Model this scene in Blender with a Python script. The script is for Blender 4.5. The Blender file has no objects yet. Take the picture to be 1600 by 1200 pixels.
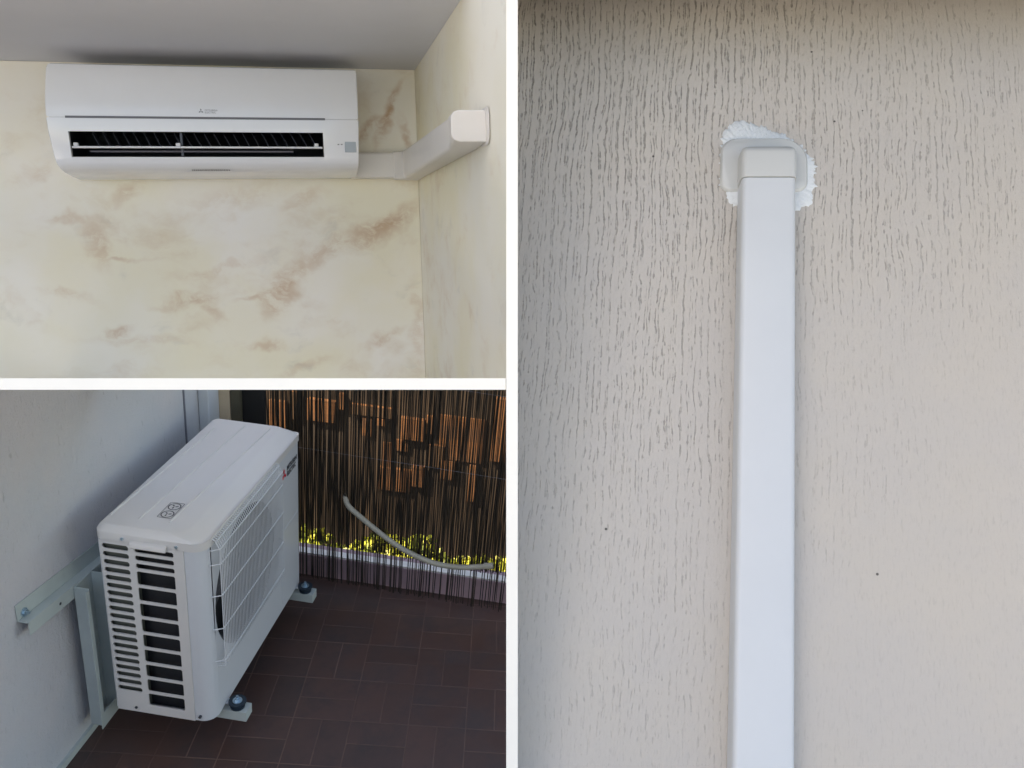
import bpy, bmesh, math, random
from mathutils import Vector, Matrix
random.seed(7)
R = math.radians
sc = bpy.context.scene
COL = sc.collection

# ------------------------------------------------------------------ camera, sky, sun, exposure
R2 = Matrix([[0.119632, -0.989011, 0.086866], [-0.366414, -0.1253, -0.921977], [0.922729, 0.078469, -0.377377]])
T2 = Vector([-0.973465, 1.107507, 2.740423])
F_PX = 1310.234
CAM = -(R2.transposed() @ T2)
cam_d = bpy.data.cameras.new('camera'); cam = bpy.data.objects.new('camera', cam_d); COL.objects.link(cam)
mw = Matrix.Identity(4)
for i in range(3):
    mw[i][0] = R2[0][i]; mw[i][1] = -R2[1][i]; mw[i][2] = -R2[2][i]; mw[i][3] = CAM[i]
cam.matrix_world = mw
cam_d.sensor_width = 36; cam_d.lens = F_PX * 36 / 1600
cam_d.clip_start = .05; cam_d.clip_end = 2000
sc.camera = cam

SUN_EL, SUN_AZ = R(48), math.atan2(.8, -.6)       # azimuth of the direction towards the sun, from +X
sun_dir = Vector((math.cos(SUN_EL)*math.cos(SUN_AZ), math.cos(SUN_EL)*math.sin(SUN_AZ), math.sin(SUN_EL)))
w = bpy.data.worlds.new('World'); sc.world = w; w.use_nodes = True
nt = w.node_tree; bg = nt.nodes['Background']
sky = nt.nodes.new('ShaderNodeTexSky'); sky.sky_type = 'NISHITA'; sky.sun_disc = False
sky.sun_elevation = SUN_EL; sky.sun_rotation = math.pi/2 - SUN_AZ
nt.links.new(sky.outputs[0], bg.inputs[0]); bg.inputs[1].default_value = .12
sd = bpy.data.lights.new('sun', 'SUN'); sd.energy = 5.0; sd.angle = R(.5); sd.color = (1, .95, .87)
so = bpy.data.objects.new('sun', sd); COL.objects.link(so); so.rotation_euler = sun_dir.to_track_quat('Z', 'Y').to_euler()
vs = sc.view_settings; vs.view_transform = 'Standard'; vs.look = 'None'; vs.gamma = 1; vs.exposure = 1.78
vs.use_white_balance = True; vs.white_balance_temperature = 8300; vs.white_balance_tint = 12
sc.cycles.use_denoising = True
sc.cycles.max_bounces = 8; sc.cycles.diffuse_bounces = 5

# ------------------------------------------------------------------ frames of the three places
def frame(Rc, tc):
    """camera-space rotation and position -> world matrix"""
    A = R2.transposed() @ Rc; p = R2.transposed() @ (tc - T2)
    m = A.to_4x4(); m.translation = p
    return m
R1 = Matrix([[0.974504, -0.015535, 0.223831], [-0.058258, -0.980905, 0.185559], [0.216674, -0.193868, -0.956801]]); T1 = Vector([-0.302337, -0.972792, 2.598142])
M1 = frame(R1, T1)                         # a: right along the wall, b: up, c: out of the wall
M2 = Matrix.Identity(4)                    # balcony: x along the unit, y towards the wall, z up
_up = Vector((.0746, -.966, .215)).normalized()
_r = Vector((.985, 0, -.150)); _r = (_r - _up*_r.dot(_up)).normalized()
_c = _r.cross(_up)
R3 = Matrix((_r, _up, _c)).transposed(); T3 = Vector(((1195-800)/F_PX, (298-600)/F_PX, 1.0))*1.15
M3 = frame(R3, T3)
MC = frame(Matrix(((1,0,0),(0,-1,0),(0,0,-1))), Vector((0,0,0)))   # the dividing walls: x right, y up, z towards the viewer

# ------------------------------------------------------------------ mesh helpers
def tagit(o, label=None, cat=None, group=None, kind=None):
    if label: o['label'] = label
    if cat: o['category'] = cat
    if group: o['group'] = group
    if kind: o['kind'] = kind
    return o
def thing(name, M, o, label, cat, group=None):
    e = bpy.data.objects.new(name, None); COL.objects.link(e); e.empty_display_size = .05
    e.matrix_world = M @ Matrix.Translation(Vector(o)); e['_o'] = list(o)
    return tagit(e, label, cat, group)
OFF = {}
def obj(name, bm, mat, parent=None, M=None, o=(0,0,0), smooth=False, bevel=0, seg=2):
    """mesh authored in frame coordinates; as a child it sits in its thing's local space"""
    if parent is not None: o = OFF[parent.name]
    bmesh.ops.translate(bm, verts=bm.verts, vec=-Vector(o))
    bmesh.ops.recalc_face_normals(bm, faces=bm.faces)
    me = bpy.data.meshes.new(name); bm.to_mesh(me); bm.free()
    ob = bpy.data.objects.new(name, me); COL.objects.link(ob)
    if isinstance(mat, (list, tuple)):
        for m in mat: me.materials.append(m)
    else: me.materials.append(mat)
    if parent is not None: ob.parent = parent
    else: ob.matrix_world = (M or M2) @ Matrix.Translation(Vector(o))
    OFF[ob.name] = o
    if smooth:
        for p in me.polygons: p.use_smooth = True
    if bevel:
        b = ob.modifiers.new('bevel', 'BEVEL'); b.width = bevel; b.segments = seg; b.limit_method = 'ANGLE'; b.angle_limit = R(40)
        for p in me.polygons: p.use_smooth = True
        n = ob.modifiers.new('wn', 'WEIGHTED_NORMAL'); n.keep_sharp = True
    return ob
def T(name, M, o, label, cat, group=None):
    e = thing(name, M, o, label, cat, group); OFF[e.name] = o
    del e['_o']
    return e
def box(bm, x0, x1, y0, y1, z0, z1, mi=0):
    v = [bm.verts.new((x, y, z)) for z in (z0, z1) for y in (y0, y1) for x in (x0, x1)]
    for q in ((0,2,3,1),(4,5,7,6),(0,1,5,4),(2,6,7,3),(0,4,6,2),(1,3,7,5)):
        f = bm.faces.new([v[i] for i in q]); f.material_index = mi
    return v
def loft(bm, rings, cap=True, closed=True, mi=0):
    rs = [[bm.verts.new(p) for p in r] for r in rings]
    n = len(rs[0])
    for a, b in zip(rs, rs[1:]):
        for i in range(n if closed else n-1):
            j = (i+1) % n
            try:
                f = bm.faces.new((a[i], a[j], b[j], b[i])); f.material_index = mi
            except ValueError: pass
    if cap and closed:
        for r in (rs[0], rs[-1]):
            f = bm.faces.new(r); f.material_index = mi
    return rs
def tube(bm, pts, r, n=8, cap=True, radii=None):
    pts = [Vector(p) for p in pts]; rings = []
    t0 = (pts[1]-pts[0]).normalized(); up = Vector((0,0,1)) if abs(t0.z) < .9 else Vector((1,0,0))
    nrm = t0.cross(up).normalized()
    for i, p in enumerate(pts):
        t = ((pts[min(i+1, len(pts)-1)]) - pts[max(i-1, 0)]).normalized()
        nrm = (nrm - t*nrm.dot(t)).normalized(); bi = t.cross(nrm)
        rr = radii[i] if radii else r
        rings.append([p + (nrm*math.cos(2*math.pi*k/n) + bi*math.sin(2*math.pi*k/n))*rr for k in range(n)])
    loft(bm, rings, cap)
def rrect(x0, x1, y0, y1, r, n=5):
    """rounded rectangle, r = (x0y0, x1y0, x1y1, x0y1)"""
    if not isinstance(r, (tuple, list)): r = (r,)*4
    pts = []
    for (cx, cy, rr, a0) in ((x0, y0, r[0], 180), (x1, y0, r[1], 270), (x1, y1, r[2], 0), (x0, y1, r[3], 90)):
        ox = cx + (rr if cx == x0 else -rr); oy = cy + (rr if cy == y0 else -rr)
        for k in range(n+1):
            a = R(a0 + 90*k/n); pts.append((ox + rr*math.cos(a), oy + rr*math.sin(a)))
    return pts
def cut(bm, co, no):
    g = bm.verts[:] + bm.edges[:] + bm.faces[:]
    res = bmesh.ops.bisect_plane(bm, geom=g, plane_co=co, plane_no=no, clear_outer=True)
    ed = [e for e in res['geom_cut'] if isinstance(e, bmesh.types.BMEdge)]
    if ed: bmesh.ops.holes_fill(bm, edges=[e for e in bm.edges if e.is_boundary])
def cut_in(bm, M, co_w, no_w):
    Mi = M.inverted(); cut(bm, Mi @ co_w, (Mi.to_3x3() @ no_w).normalized())
def text_geo(s, size, bold=0.0):
    c = bpy.data.curves.new('lettering', 'FONT'); c.body = s; c.size = size; c.extrude = 0; c.offset = bold
    c.resolution_u = 3
    ob = bpy.data.objects.new('tmp', c); COL.objects.link(ob)
    dg = bpy.context.evaluated_depsgraph_get(); me = bpy.data.meshes.new_from_object(ob.evaluated_get(dg))
    vs_ = [tuple(v.co[:2]) for v in me.vertices]; fs = [tuple(p.vertices) for p in me.polygons]
    bpy.data.objects.remove(ob); bpy.data.meshes.remove(me); bpy.data.curves.remove(c)
    return vs_, fs
def put_flat(bm, geo, fn, mi=0):
    v = [bm.verts.new(fn(*p)) for p in geo[0]]
    for f in geo[1]:
        try:
            ff = bm.faces.new([v[i] for i in f]); ff.material_index = mi
        except ValueError: pass

# ------------------------------------------------------------------ materials
def mat(name, col=(.8,.8,.8), rough=.5, metal=0, spec=.5, coat=0):
    m = bpy.data.materials.new(name); m.use_nodes = True
    b = m.node_tree.nodes['Principled BSDF']
    b.inputs['Base Color'].default_value = (*col, 1); b.inputs['Roughness'].default_value = rough
    b.inputs['Metallic'].default_value = metal; b.inputs['Specular IOR Level'].default_value = spec
    if coat: b.inputs['Coat Weight'].default_value = coat; b.inputs['Coat Roughness'].default_value = .12
    return m
class N:
    def __init__(s, m):
        s.t = m.node_tree; s.b = s.t.nodes['Principled BSDF']; s.tc = s.t.nodes.new('ShaderNodeTexCoord')
        s.P = s.tc.outputs['Object']
    def new(s, k, **kw):
        n = s.t.nodes.new(k)
        for a, v in kw.items(): setattr(n, a, v)
        return n
    def link(s, a, b): s.t.links.new(a, b)
    def math(s, op, a, b=None, clamp=False):
        n = s.new('ShaderNodeMath', operation=op); n.use_clamp = clamp
        for i, v in enumerate((a, b)):
            if v is None: continue
            if isinstance(v, (int, float)): n.inputs[i].default_value = v
            else: s.link(v, n.inputs[i])
        return n.outputs[0]
    def map(s, src, loc=(0,0,0), rot=(0,0,0), scale=(1,1,1), typ='POINT'):
        n = s.new('ShaderNodeMapping', vector_type=typ); s.link(src, n.inputs[0])
        n.inputs['Location'].default_value = loc; n.inputs['Rotation'].default_value = rot; n.inputs['Scale'].default_value = scale
        return n.outputs[0]
    def noise(s, src, scale, detail=3, rough=.5, dist=0):
        n = s.new('ShaderNodeTexNoise'); s.link(src, n.inputs['Vector'])
        n.inputs['Scale'].default_value = scale; n.inputs['Detail'].default_value = detail
        n.inputs['Roughness'].default_value = rough; n.inputs['Distortion'].default_value = dist
        return n.outputs['Fac'], n.outputs['Color']
    def ramp(s, f, a, b, lo=0., hi=1.):
        n = s.new('ShaderNodeMapRange'); n.interpolation_type = 'SMOOTHSTEP'; s.link(f, n.inputs[0])
        n.inputs[1].default_value = a; n.inputs[2].default_value = b; n.inputs[3].default_value = lo; n.inputs[4].default_value = hi
        return n.outputs[0]
    def mix(s, f, a, b):
        n = s.new('ShaderNodeMix', data_type='RGBA')
        if isinstance(f, (int, float)): n.inputs[0].default_value = f
        else: s.link(f, n.inputs[0])
        for i, v in ((6, a), (7, b)):
            if isinstance(v, tuple): n.inputs[i].default_value = (*v, 1)
            else: s.link(v, n.inputs[i])
        return n.outputs[2]
    def bump(s, h, strength=.3, dist=.002):
        n = s.new('ShaderNodeBump'); s.link(h, n.inputs['Height']); n.inputs['Strength'].default_value = strength
        n.inputs['Distance'].default_value = dist; s.link(n.outputs[0], s.b.inputs['Normal'])
    def col(s, c): s.link(c, s.b.inputs['Base Color'])

def painted(name, col, rough=.4, var=.04, scale=30, bump=.05, coat=0, dirt=None):
    m = mat(name, col, rough, coat=coat); n = N(m)
    f, _ = n.noise(n.P, scale*.25, 4, .6); f2, _ = n.noise(n.P, scale*12, 2)
    lo = tuple(c*(1-var*2) for c in col); c = n.mix(n.ramp(f, .3, .7), lo, col)
    if dirt:
        g, _ = n.noise(n.map(n.P, scale=(1,1,.6)), 9, 6, .7); c = n.mix(n.ramp(g, .56, .8, 0, .55), c, dirt)
    n.col(c)
    rr = n.ramp(f, .3, .7, rough*.96, min(1, rough*1.05)); n.link(rr, n.b.inputs['Roughness'])
    if bump: n.bump(f2, bump, .001)
    return m

m_part = painted('white_plaster_edge', (.88,.86,.82), .7, .01)
m_acw = painted('white_gloss_plastic', (.91,.92,.97), .20, .01, bump=.0, coat=.3)
m_acw2 = painted('white_plastic', (.80,.80,.83), .35, .02, bump=.02)
m_duct1 = painted('cream_white_plastic', (.80,.76,.72), .35, .02, bump=.02)
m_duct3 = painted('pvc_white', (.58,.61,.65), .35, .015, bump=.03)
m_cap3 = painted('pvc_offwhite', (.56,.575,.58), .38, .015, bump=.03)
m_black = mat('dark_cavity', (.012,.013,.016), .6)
m_fin = mat('dark_vane', (.06,.065,.085), .35)
m_louv = mat('dark_louver', (.09,.09,.12), .3)
m_grey = mat('grey_label', (.42,.47,.52), .4)
m_seam = mat('seam_grey', (.18,.18,.21), .6)
m_ink = mat('grey_ink', (.30,.30,.33), .5)
m_inkd = mat('dark_ink', (.035,.04,.05), .5)
m_red = mat('red_ink', (.75,.02,.05), .4)
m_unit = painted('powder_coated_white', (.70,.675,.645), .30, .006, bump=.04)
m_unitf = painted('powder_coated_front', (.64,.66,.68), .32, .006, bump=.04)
m_wire = mat('coated_wire', (.66,.68,.70), .35)
m_brk = painted('bracket_paint', (.50,.56,.54), .45, .05, bump=.04, dirt=(.3,.33,.3))
m_rub = mat('black_rubber', (.015,.03,.045), .45)
m_zinc = mat('zinc_steel', (.45,.58,.66), .3, .9)
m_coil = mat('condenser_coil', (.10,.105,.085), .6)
m_hose = painted('beige_hose', (.40,.38,.31), .5, .08, bump=.05)
m_ceil = painted('ceiling_paint', (.74,.75,.80), .85, .03, scale=6, bump=.05)

m_blocker = painted('brown_blocker_paint', (.16,.12,.10), .8, .08, scale=6, bump=.1)
m_soff = painted('dark_shade_boards', (.04,.04,.042), .8, .1, scale=8, bump=.1)  # near black so the soffit and the added board bounce little light

def marble_wall(name, stains, base=(.92,.86,.74), seed=0):
    m = mat(name, base, .75); n = N(m)
    _, wc = n.noise(n.map(n.P, loc=(seed, 0, 0)), 5, 4, .6)
    v = n.new('ShaderNodeVectorMath', operation='MULTIPLY_ADD'); n.link(wc, v.inputs[0])
    v.inputs[1].default_value = (.16,.16,.16); 
    s2 = n.new('ShaderNodeVectorMath', operation='SUBTRACT'); n.link(n.P, s2.inputs[0]); s2.inputs[1].default_value = (.08,.08,.08)
    n.link(s2.outputs[0], v.inputs[2]); P = v.outputs[0]
    a, _ = n.noise(n.map(P, loc=(seed, 3, 0)), 2.2, 3, .5)
    c = n.mix(n.ramp(a, .32, .68), (base[0]*.99, base[1]*.98, base[2]*.90), (base[0]*1.03, base[1]*1.05, base[2]*1.14))
    b, _ = n.noise(n.map(P, loc=(seed, 9, 0), scale=(.8,1.4,1)), 4.5, 5, .62)
    c = n.mix(n.ramp(b, .50, .78, 0, .55), c, (.70,.54,.38))
    g, _ = n.noise(n.map(P, loc=(seed, 21, 5), scale=(1,1.6,1)), 6, 5, .6)
    c = n.mix(n.ramp(g, .58, .78, 0, .3), c, (.50,.47,.44))
    tot = None
    for (x, y, L, Wd, ang, k) in stains:
        q = n.map(P, loc=(x, y, 0), rot=(0, 0, R(ang)), scale=(L, Wd, 9), typ='TEXTURE')
        ln = n.new('ShaderNodeVectorMath', operation='LENGTH'); n.link(q, ln.inputs[0])
        s = n.ramp(ln.outputs['Value'], 1.25, .1, 0, k)
        tot = s if tot is None else n.math('MAXIMUM', tot, s)
    if tot is not None:
        br, _ = n.noise(n.map(P, scale=(1,1.5,1)), 14, 5, .7)
        tt = n.math('MULTIPLY', tot, n.ramp(br, .34, .60, .15, 1.1))
        c = n.mix(tt, c, (.64,.44,.29))
    n.col(c)
    h, _ = n.noise(n.map(n.P, scale=(1,.5,1)), 60, 4, .6)
    n.bump(h, .12, .002)
    return m
m_wall1 = marble_wall('marbled_cream_paint', [
    (-.98,-.50,.04,.09,15,.55), (-1.03,-.43,.10,.016,-5,.4), (-.90,-.56,.12,.010,-5,.45),
    (-.43,-.66,.14,.040,52,.75), (-.30,-.56,.14,.035,28,.5), (-.13,-.48,.17,.045,32,.85), (-.50,-.70,.10,.012,5,.5),
    (-.72,-.69,.12,.022,2,.65), (-.66,-.73,.06,.02,-30,.4), (-.93,-.755,.05,.022,10,.6), (-.49,-.84,.07,.022,0,.55),
    (-.08,-.12,.11,.022,62,.9), (-.16,-.17,.09,.018,35,.7), (-.045,-.19,.06,.02,90,.6), (-.86,-.35,.07,.03,40,.45), (-1.05,-.66,.10,.02,-15,.35), (-.36,-.40,.10,.03,20,.35), (-.22,-.53,.14,.022,35,.5), (-.62,-.60,.20,.02,12,.3), (-.85,-.80,.18,.02,-8,.3), (-.38,-.92,.10,.02,15,.35),
    (-1.10,-.30,.05,.03,60,.3), (-.13,-.83,.08,.02,20,.5), (-.02,-.80,.2,.03,88,.35), (-.56,-.37,.2,.05,5,.25)])
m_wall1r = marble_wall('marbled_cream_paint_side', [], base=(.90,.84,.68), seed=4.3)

def stucco(name, base, groove=1.0, warm=(.60,.55,.49), specks=()):
    m = mat(name, base, .85); n = N(m)
    _, wc = n.noise(n.P, 14, 2)
    v = n.new('ShaderNodeVectorMath', operation='MULTIPLY_ADD'); n.link(wc, v.inputs[0])
    v.inputs[1].default_value = (.012,.012,.012); n.link(n.P, v.inputs[2]); P = v.outputs[0]
    sep = n.new('ShaderNodeSeparateXYZ'); n.link(n.P, sep.inputs[0]); X, Y = sep.outputs[0], sep.outputs[1]
    area, _ = n.noise(n.map(n.P, loc=(2.2,.4,0)), 4.0, 3, .6)
    # grooves fade away from the upper left: fall of light put into their strength and colour
    k = n.math('ADD', n.math('MULTIPLY', X, -.80), n.math('MULTIPLY', Y, .75))
    k = n.math('ADD', k, n.math('SUBTRACT', n.math('MULTIPLY', area, 1.25), .08), True)
    w1, _ = n.noise(n.map(n.P, scale=(9, 5, 1)), 1, 3, .55); w2, _ = n.noise(n.map(n.P, scale=(60, 30, 1)), 1, 3, .6)
    g1 = w2
    def lines(sp, off, sy, amp):
        u = n.math('ADD', X, n.math('MULTIPLY', w1, .028 + off*.006)); u = n.math('ADD', u, n.math('MULTIPLY', w2, .0062))
        u = n.math('DIVIDE', n.math('ADD', u, off), sp)
        cf = n.math('FLOOR', u); d = n.math('MULTIPLY', n.math('ABSOLUTE', n.math('SUBTRACT', n.math('SUBTRACT', u, cf), .5)), sp)
        cb = n.new('ShaderNodeCombineXYZ'); n.link(n.math('MULTIPLY', cf, 3.71), cb.inputs[0]); n.link(n.math('MULTIPLY', Y, sy), cb.inputs[1]); cb.inputs[2].default_value = off*90
        pr, _ = n.noise(cb.outputs[0], 1, 2, .6)
        cb2 = n.new('ShaderNodeCombineXYZ'); n.link(n.math('MULTIPLY', cf, 5.3), cb2.inputs[0]); n.link(n.math('MULTIPLY', Y, 170), cb2.inputs[1]); cb2.inputs[2].default_value = off*50
        wd, _ = n.noise(cb2.outputs[0], 1, 2, .6)
        op = n.ramp(n.math('ADD', pr, n.math('MULTIPLY', k, .11)), .49, .66, 0, 1)
        width = n.math('MULTIPLY', n.ramp(wd, .34, .74, .0002, .00135), op)
        q = n.math('DIVIDE', d, n.math('ADD', width, .00005))
        return n.math('MULTIPLY', n.math('MULTIPLY', n.ramp(q, 1.15, .35, 0, 1), op), amp)
    gg = n.math('MAXIMUM', n.math('MAXIMUM', lines(.0088, .013, 62, 1), lines(.0121, .407, 80, .9)), lines(.0167, .211, 50, .8))
    pt, _ = n.noise(n.map(n.P, scale=(300, 190, 1)), 1, 2, .6)
    gg = n.math('MAXIMUM', gg, n.math('MULTIPLY', n.ramp(pt, .69, .76, 0, 1), .7))
    gg = n.math('MULTIPLY', gg, n.math('ADD', n.math('MULTIPLY', k, .74), .07))
    fine, _ = n.noise(n.map(n.P, scale=(1,.45,1)), 420, 3, .6)
    blot, _ = n.noise(n.P, 5, 4, .6); grain, _ = n.noise(n.map(n.P, scale=(1,.22,1)), 330, 3, .6)
    c = n.mix(n.ramp(blot, .35, .7), base, warm)
    c = n.mix(n.ramp(grain, .5, .8, 0, .28), c, tuple(v*.62 for v in base))
    c = n.mix(n.math('MULTIPLY', gg,   .80*groove), c, (.11,.10,.088))  # groove dirt and the shade soft light leaves out, put into the colour
    for (x, y, r) in specks:
        q = n.map(n.P, loc=(x, y, 0), scale=(r, r, 1), typ='TEXTURE'); ln = n.new('ShaderNodeVectorMath', operation='LENGTH'); n.link(q, ln.inputs[0])
        c = n.mix(n.ramp(ln.outputs['Value'], 1.0, .5, 0, .85), c, (.03,.03,.03))
    n.col(c)
    hgt = n.math('SUBTRACT', n.math('MULTIPLY', fine, .30), n.math('MULTIPLY', gg, 1.0*groove))
    hgt = n.math('ADD', hgt, n.math('MULTIPLY', g1, .35))
    n.bump(hgt, .8, .0024)
    return m
m_st3 = stucco('grooved_render', (.500,.470,.448), 1.0, (.515,.478,.442), specks=[(-.153,.052,.0022),(-.193,-.472,.0022),(.137,-.504,.0022),(.062,.213,.002),(.092,.104,.002),(.129,.120,.0015)])

m_st2 = mat('balcony_render', (.60,.61,.64), .85)
n = N(m_st2); g1, _ = n.noise(n.map(n.P, scale=(70, 1, 22)), 1, 4, .65, .5); fine, _ = n.noise(n.P, 180, 3, .6); bl, _ = n.noise(n.P, 3, 4)
c = n.mix(n.ramp(bl, .3, .7), (.58,.60,.63), (.64,.62,.63)); c = n.mix(n.ramp(g1, .38, .27, 0, .32), c, (.24,.24,.24)); n.col(c)
n.bump(n.math('ADD', n.math('MULTIPLY', g1, 1.2), n.math('MULTIPLY', fine, .6)), .9, .005)

def tile_mat():
    m = mat('terracotta_floor', (.05,.03,.028), .5); n = N(m); S = .205
    q = n.map(n.P, loc=(.035, .02, 0), rot=(0, 0, R(-7)), scale=(1/S, 1/S, 1))
    sep = n.new('ShaderNodeSeparateXYZ'); n.link(q, sep.inputs[0]); X, Y = sep.outputs[0], sep.outputs[1]
    fx, fy = n.math('FLOOR', X), n.math('FLOOR', Y); ux, uy = n.math('SUBTRACT', X, fx), n.math('SUBTRACT', Y, fy)
    par = n.math('FLOORED_MODULO', n.math('ADD', fx, fy), 2)
    ipar = n.math('SUBTRACT', 1, par)
    a2 = n.math('MULTIPLY', ux, 2); b2 = n.math('MULTIPLY', uy, 2)
    sx = n.math('ADD', n.math('MULTIPLY', par, a2), n.math('MULTIPLY', ipar, ux))
    sy = n.math('ADD', n.math('MULTIPLY', ipar, b2), n.math('MULTIPLY', par, uy))
    kx, ky = n.math('FLOOR', sx), n.math('FLOOR', sy)
    wx = n.math('SUBTRACT', sx, kx); wy = n.math('SUBTRACT', sy, ky)
    dx = n.math('MINIMUM', wx, n.math('SUBTRACT', 1, wx)); dy = n.math('MINIMUM', wy, n.math('SUBTRACT', 1, wy))
    # width in metres of each tile side
    dxm = n.math('MULTIPLY', dx, n.math('ADD', n.math('MULTIPLY', par, S/2), n.math('MULTIPLY', ipar, S)))
    dym = n.math('MULTIPLY', dy, n.math('ADD', n.math('MULTIPLY', ipar, S/2), n.math('MULTIPLY', par, S)))
    d = n.math('MINIMUM', dxm, dym)
    nz, _ = n.noise(n.P, 60, 3)
    d = n.math('ADD', d, n.math('MULTIPLY', n.math('SUBTRACT', nz, .5), .0015))
    gro = n.ramp(d, .0028, .0010, 0, 1)
    cmb = n.new('ShaderNodeCombineXYZ'); n.link(n.math('ADD', fx, n.math('MULTIPLY', kx, .37)), cmb.inputs[0]); n.link(n.math('ADD', fy, n.math('MULTIPLY', ky, .37)), cmb.inputs[1])
    wn = n.new('ShaderNodeTexWhiteNoise'); n.link(cmb.outputs[0], wn.inputs['Vector'])
    c = n.mix(wn.outputs['Value'], (.080,.045,.037), (.104,.055,.044))
    f, _ = n.noise(n.P, 7, 6, .65); c = n.mix(n.ramp(f, .4, .75, 0, .6), c, (.055,.045,.045))
    f2, _ = n.noise(n.P, 2.2, 4, .6)
    c = n.mix(n.math('MULTIPLY', gro, n.ramp(f2,   .35, .65, .22, 1)), c, (.18,.105,.082)); n.col(c)
    n.link(n.ramp(f, .3, .7, .35, .6), n.b.inputs['Roughness'])
    n.bump(n.math('SUBTRACT', n.math('MULTIPLY', nz, .15), gro), .4, .002)
    return m
m_tile = tile_mat()

def reed_mat(name, c1, c2):
    m = mat(name, c1, .65); n = N(m)
    cell = n.new('ShaderNodeTexWhiteNoise'); cell.noise_dimensions = '1D'
    sep = n.new('ShaderNodeSeparateXYZ'); n.link(n.P, sep.inputs[0])
    n.link(n.math('FLOOR', n.math('MULTIPLY', sep.outputs[1], 140)), cell.inputs['W'])
    c = n.mix(cell.outputs['Value'], c1, c2); f, _ = n.noise(n.map(n.P, scale=(1,1,.15)), 60, 4); c = n.mix(n.ramp(f, .3, .8, 0, .6), c, (.03,.022,.016)); n.col(c)
    return m
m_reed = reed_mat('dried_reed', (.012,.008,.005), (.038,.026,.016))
m_post = painted('weathered_wood', (.10,.09,.06), .7, .1, bump=.2)
m_cream = painted('cream_render', (.62,.50,.36), .8, .06, scale=20, bump=.1)
m_sheet = mat('black_sheet', (.010,.010,.011), .9)
m_kerb = painted('pink_grey_stone', (.50,.35,.39), .7, .06, scale=40, bump=.1)
m_rail = mat('white_rail_paint', (.85,.82,.78), .4)
m_fac = painted('brown_render', (.036,.020,.009), .9, .3, scale=10, bump=.1)
m_gnd = painted('dark_ground', (.06,.055,.045), .9, .1, scale=2, bump=.1)
m_pale = painted('pale_slab_finish', (.72,.71,.69), .8, .05, scale=4, bump=.1)

m_brick = mat('terracotta_brick', (.45,.14,.05), .8)
n = N(m_brick); bt = n.new('ShaderNodeTexBrick'); n.link(n.map(n.P, rot=(R(90),0,R(90))), bt.inputs['Vector'])
bt.inputs['Color1'].default_value = (.125,.047,.012,1); bt.inputs['Color2'].default_value = (.075,.030,.010,1); bt.inputs['Mortar'].default_value = (.06,.03,.012,1)
bt.inputs['Scale'].default_value = 9; bt.inputs['Mortar Size'].default_value = .015; n.col(bt.outputs['Color'])

m_leaf = mat('bright_leaf', (.20,.26,.02), .5)
n = N(m_leaf); oi, _ = n.noise(n.P, 9, 3); n.col(n.mix(n.ramp(oi, .35, .65), (.12,.16,.02), (.42,.42,.05)))
n.b.inputs['Transmission Weight'].default_value = 0
m_bark = mat('bark', (.08,.06,.04), .9)

# ------------------------------------------------------------------ ground, floor, unseen light helpers
CUTP = CAM.copy()                                   # the thin floor slab between the two left rooms lies in this plane
UPW = (MC.to_3x3() @ Vector((0,1,0))).normalized()
RIW = (MC.to_3x3() @ Vector((1,0,0))).normalized()
bm = bmesh.new(); v = [bm.verts.new(p) for p in ((-900,-900,-3),(900,-900,-3),(900,900,-3),(-900,900,-3))]; bm.faces.new(v)
tagit(obj('ground', bm, m_gnd), 'dark ground far below the balcony', 'ground', kind='structure')
bm = bmesh.new(); box(bm, -14, -3.45, -9, 7, -.32, -.16); tagit(obj('reflector', bm, m_pale), 'added pale terrace behind the viewpoint', 'reflector', kind='structure')  # added out of view, pale to bounce sunlight into the rooms
bm = bmesh.new(); box(bm, -3.445, 1.135, -3.2, .76, -.32, -.15); tagit(obj('floor', bm, m_tile), 'dark terracotta tiled balcony floor laid in pairs', 'floor', kind='structure')

bm = bmesh.new(); box(bm, -2.75, -2.60, -3.2, .76, -.149, 1.15)  # added unseen low wall that cuts frontal light on the outdoor unit
tagit(obj('low_light_blocker', bm, m_blocker, bevel=.01), 'added unseen brown parapet behind the viewpoint', 'blocker')
# added unseen wall that keeps the sun off the three places
bm = bmesh.new(); box(bm, -4.8, .12, 2.3, 2.5, -3, 8.8); tagit(obj('sun_blocker_wall', bm, m_st2), 'tall pale unseen wall added to keep the sun off the balcony', 'wall')

# ------------------------------------------------------------------ dividing walls between the three places
TH = 18/F_PX*.95/2
bm = bmesh.new(); box(bm, -TH, TH, -1.2, 1.2, -1.30, -.95)
cut_in(bm, MC, Vector((0,0,-.149)), Vector((0,0,-1)))
tagit(obj('partition_wall', bm, m_part, M=MC), 'slim white upright dividing wall between the left rooms and the grooved wall', 'wall')
bm = bmesh.new(); box(bm, -1.6, -TH-.0005, -TH, TH, -1.28, -.953)
tagit(obj('dividing_shelf_wall', bm, m_part, M=MC), 'slim white level divider between the marbled room above and the balcony below', 'divider')

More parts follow.
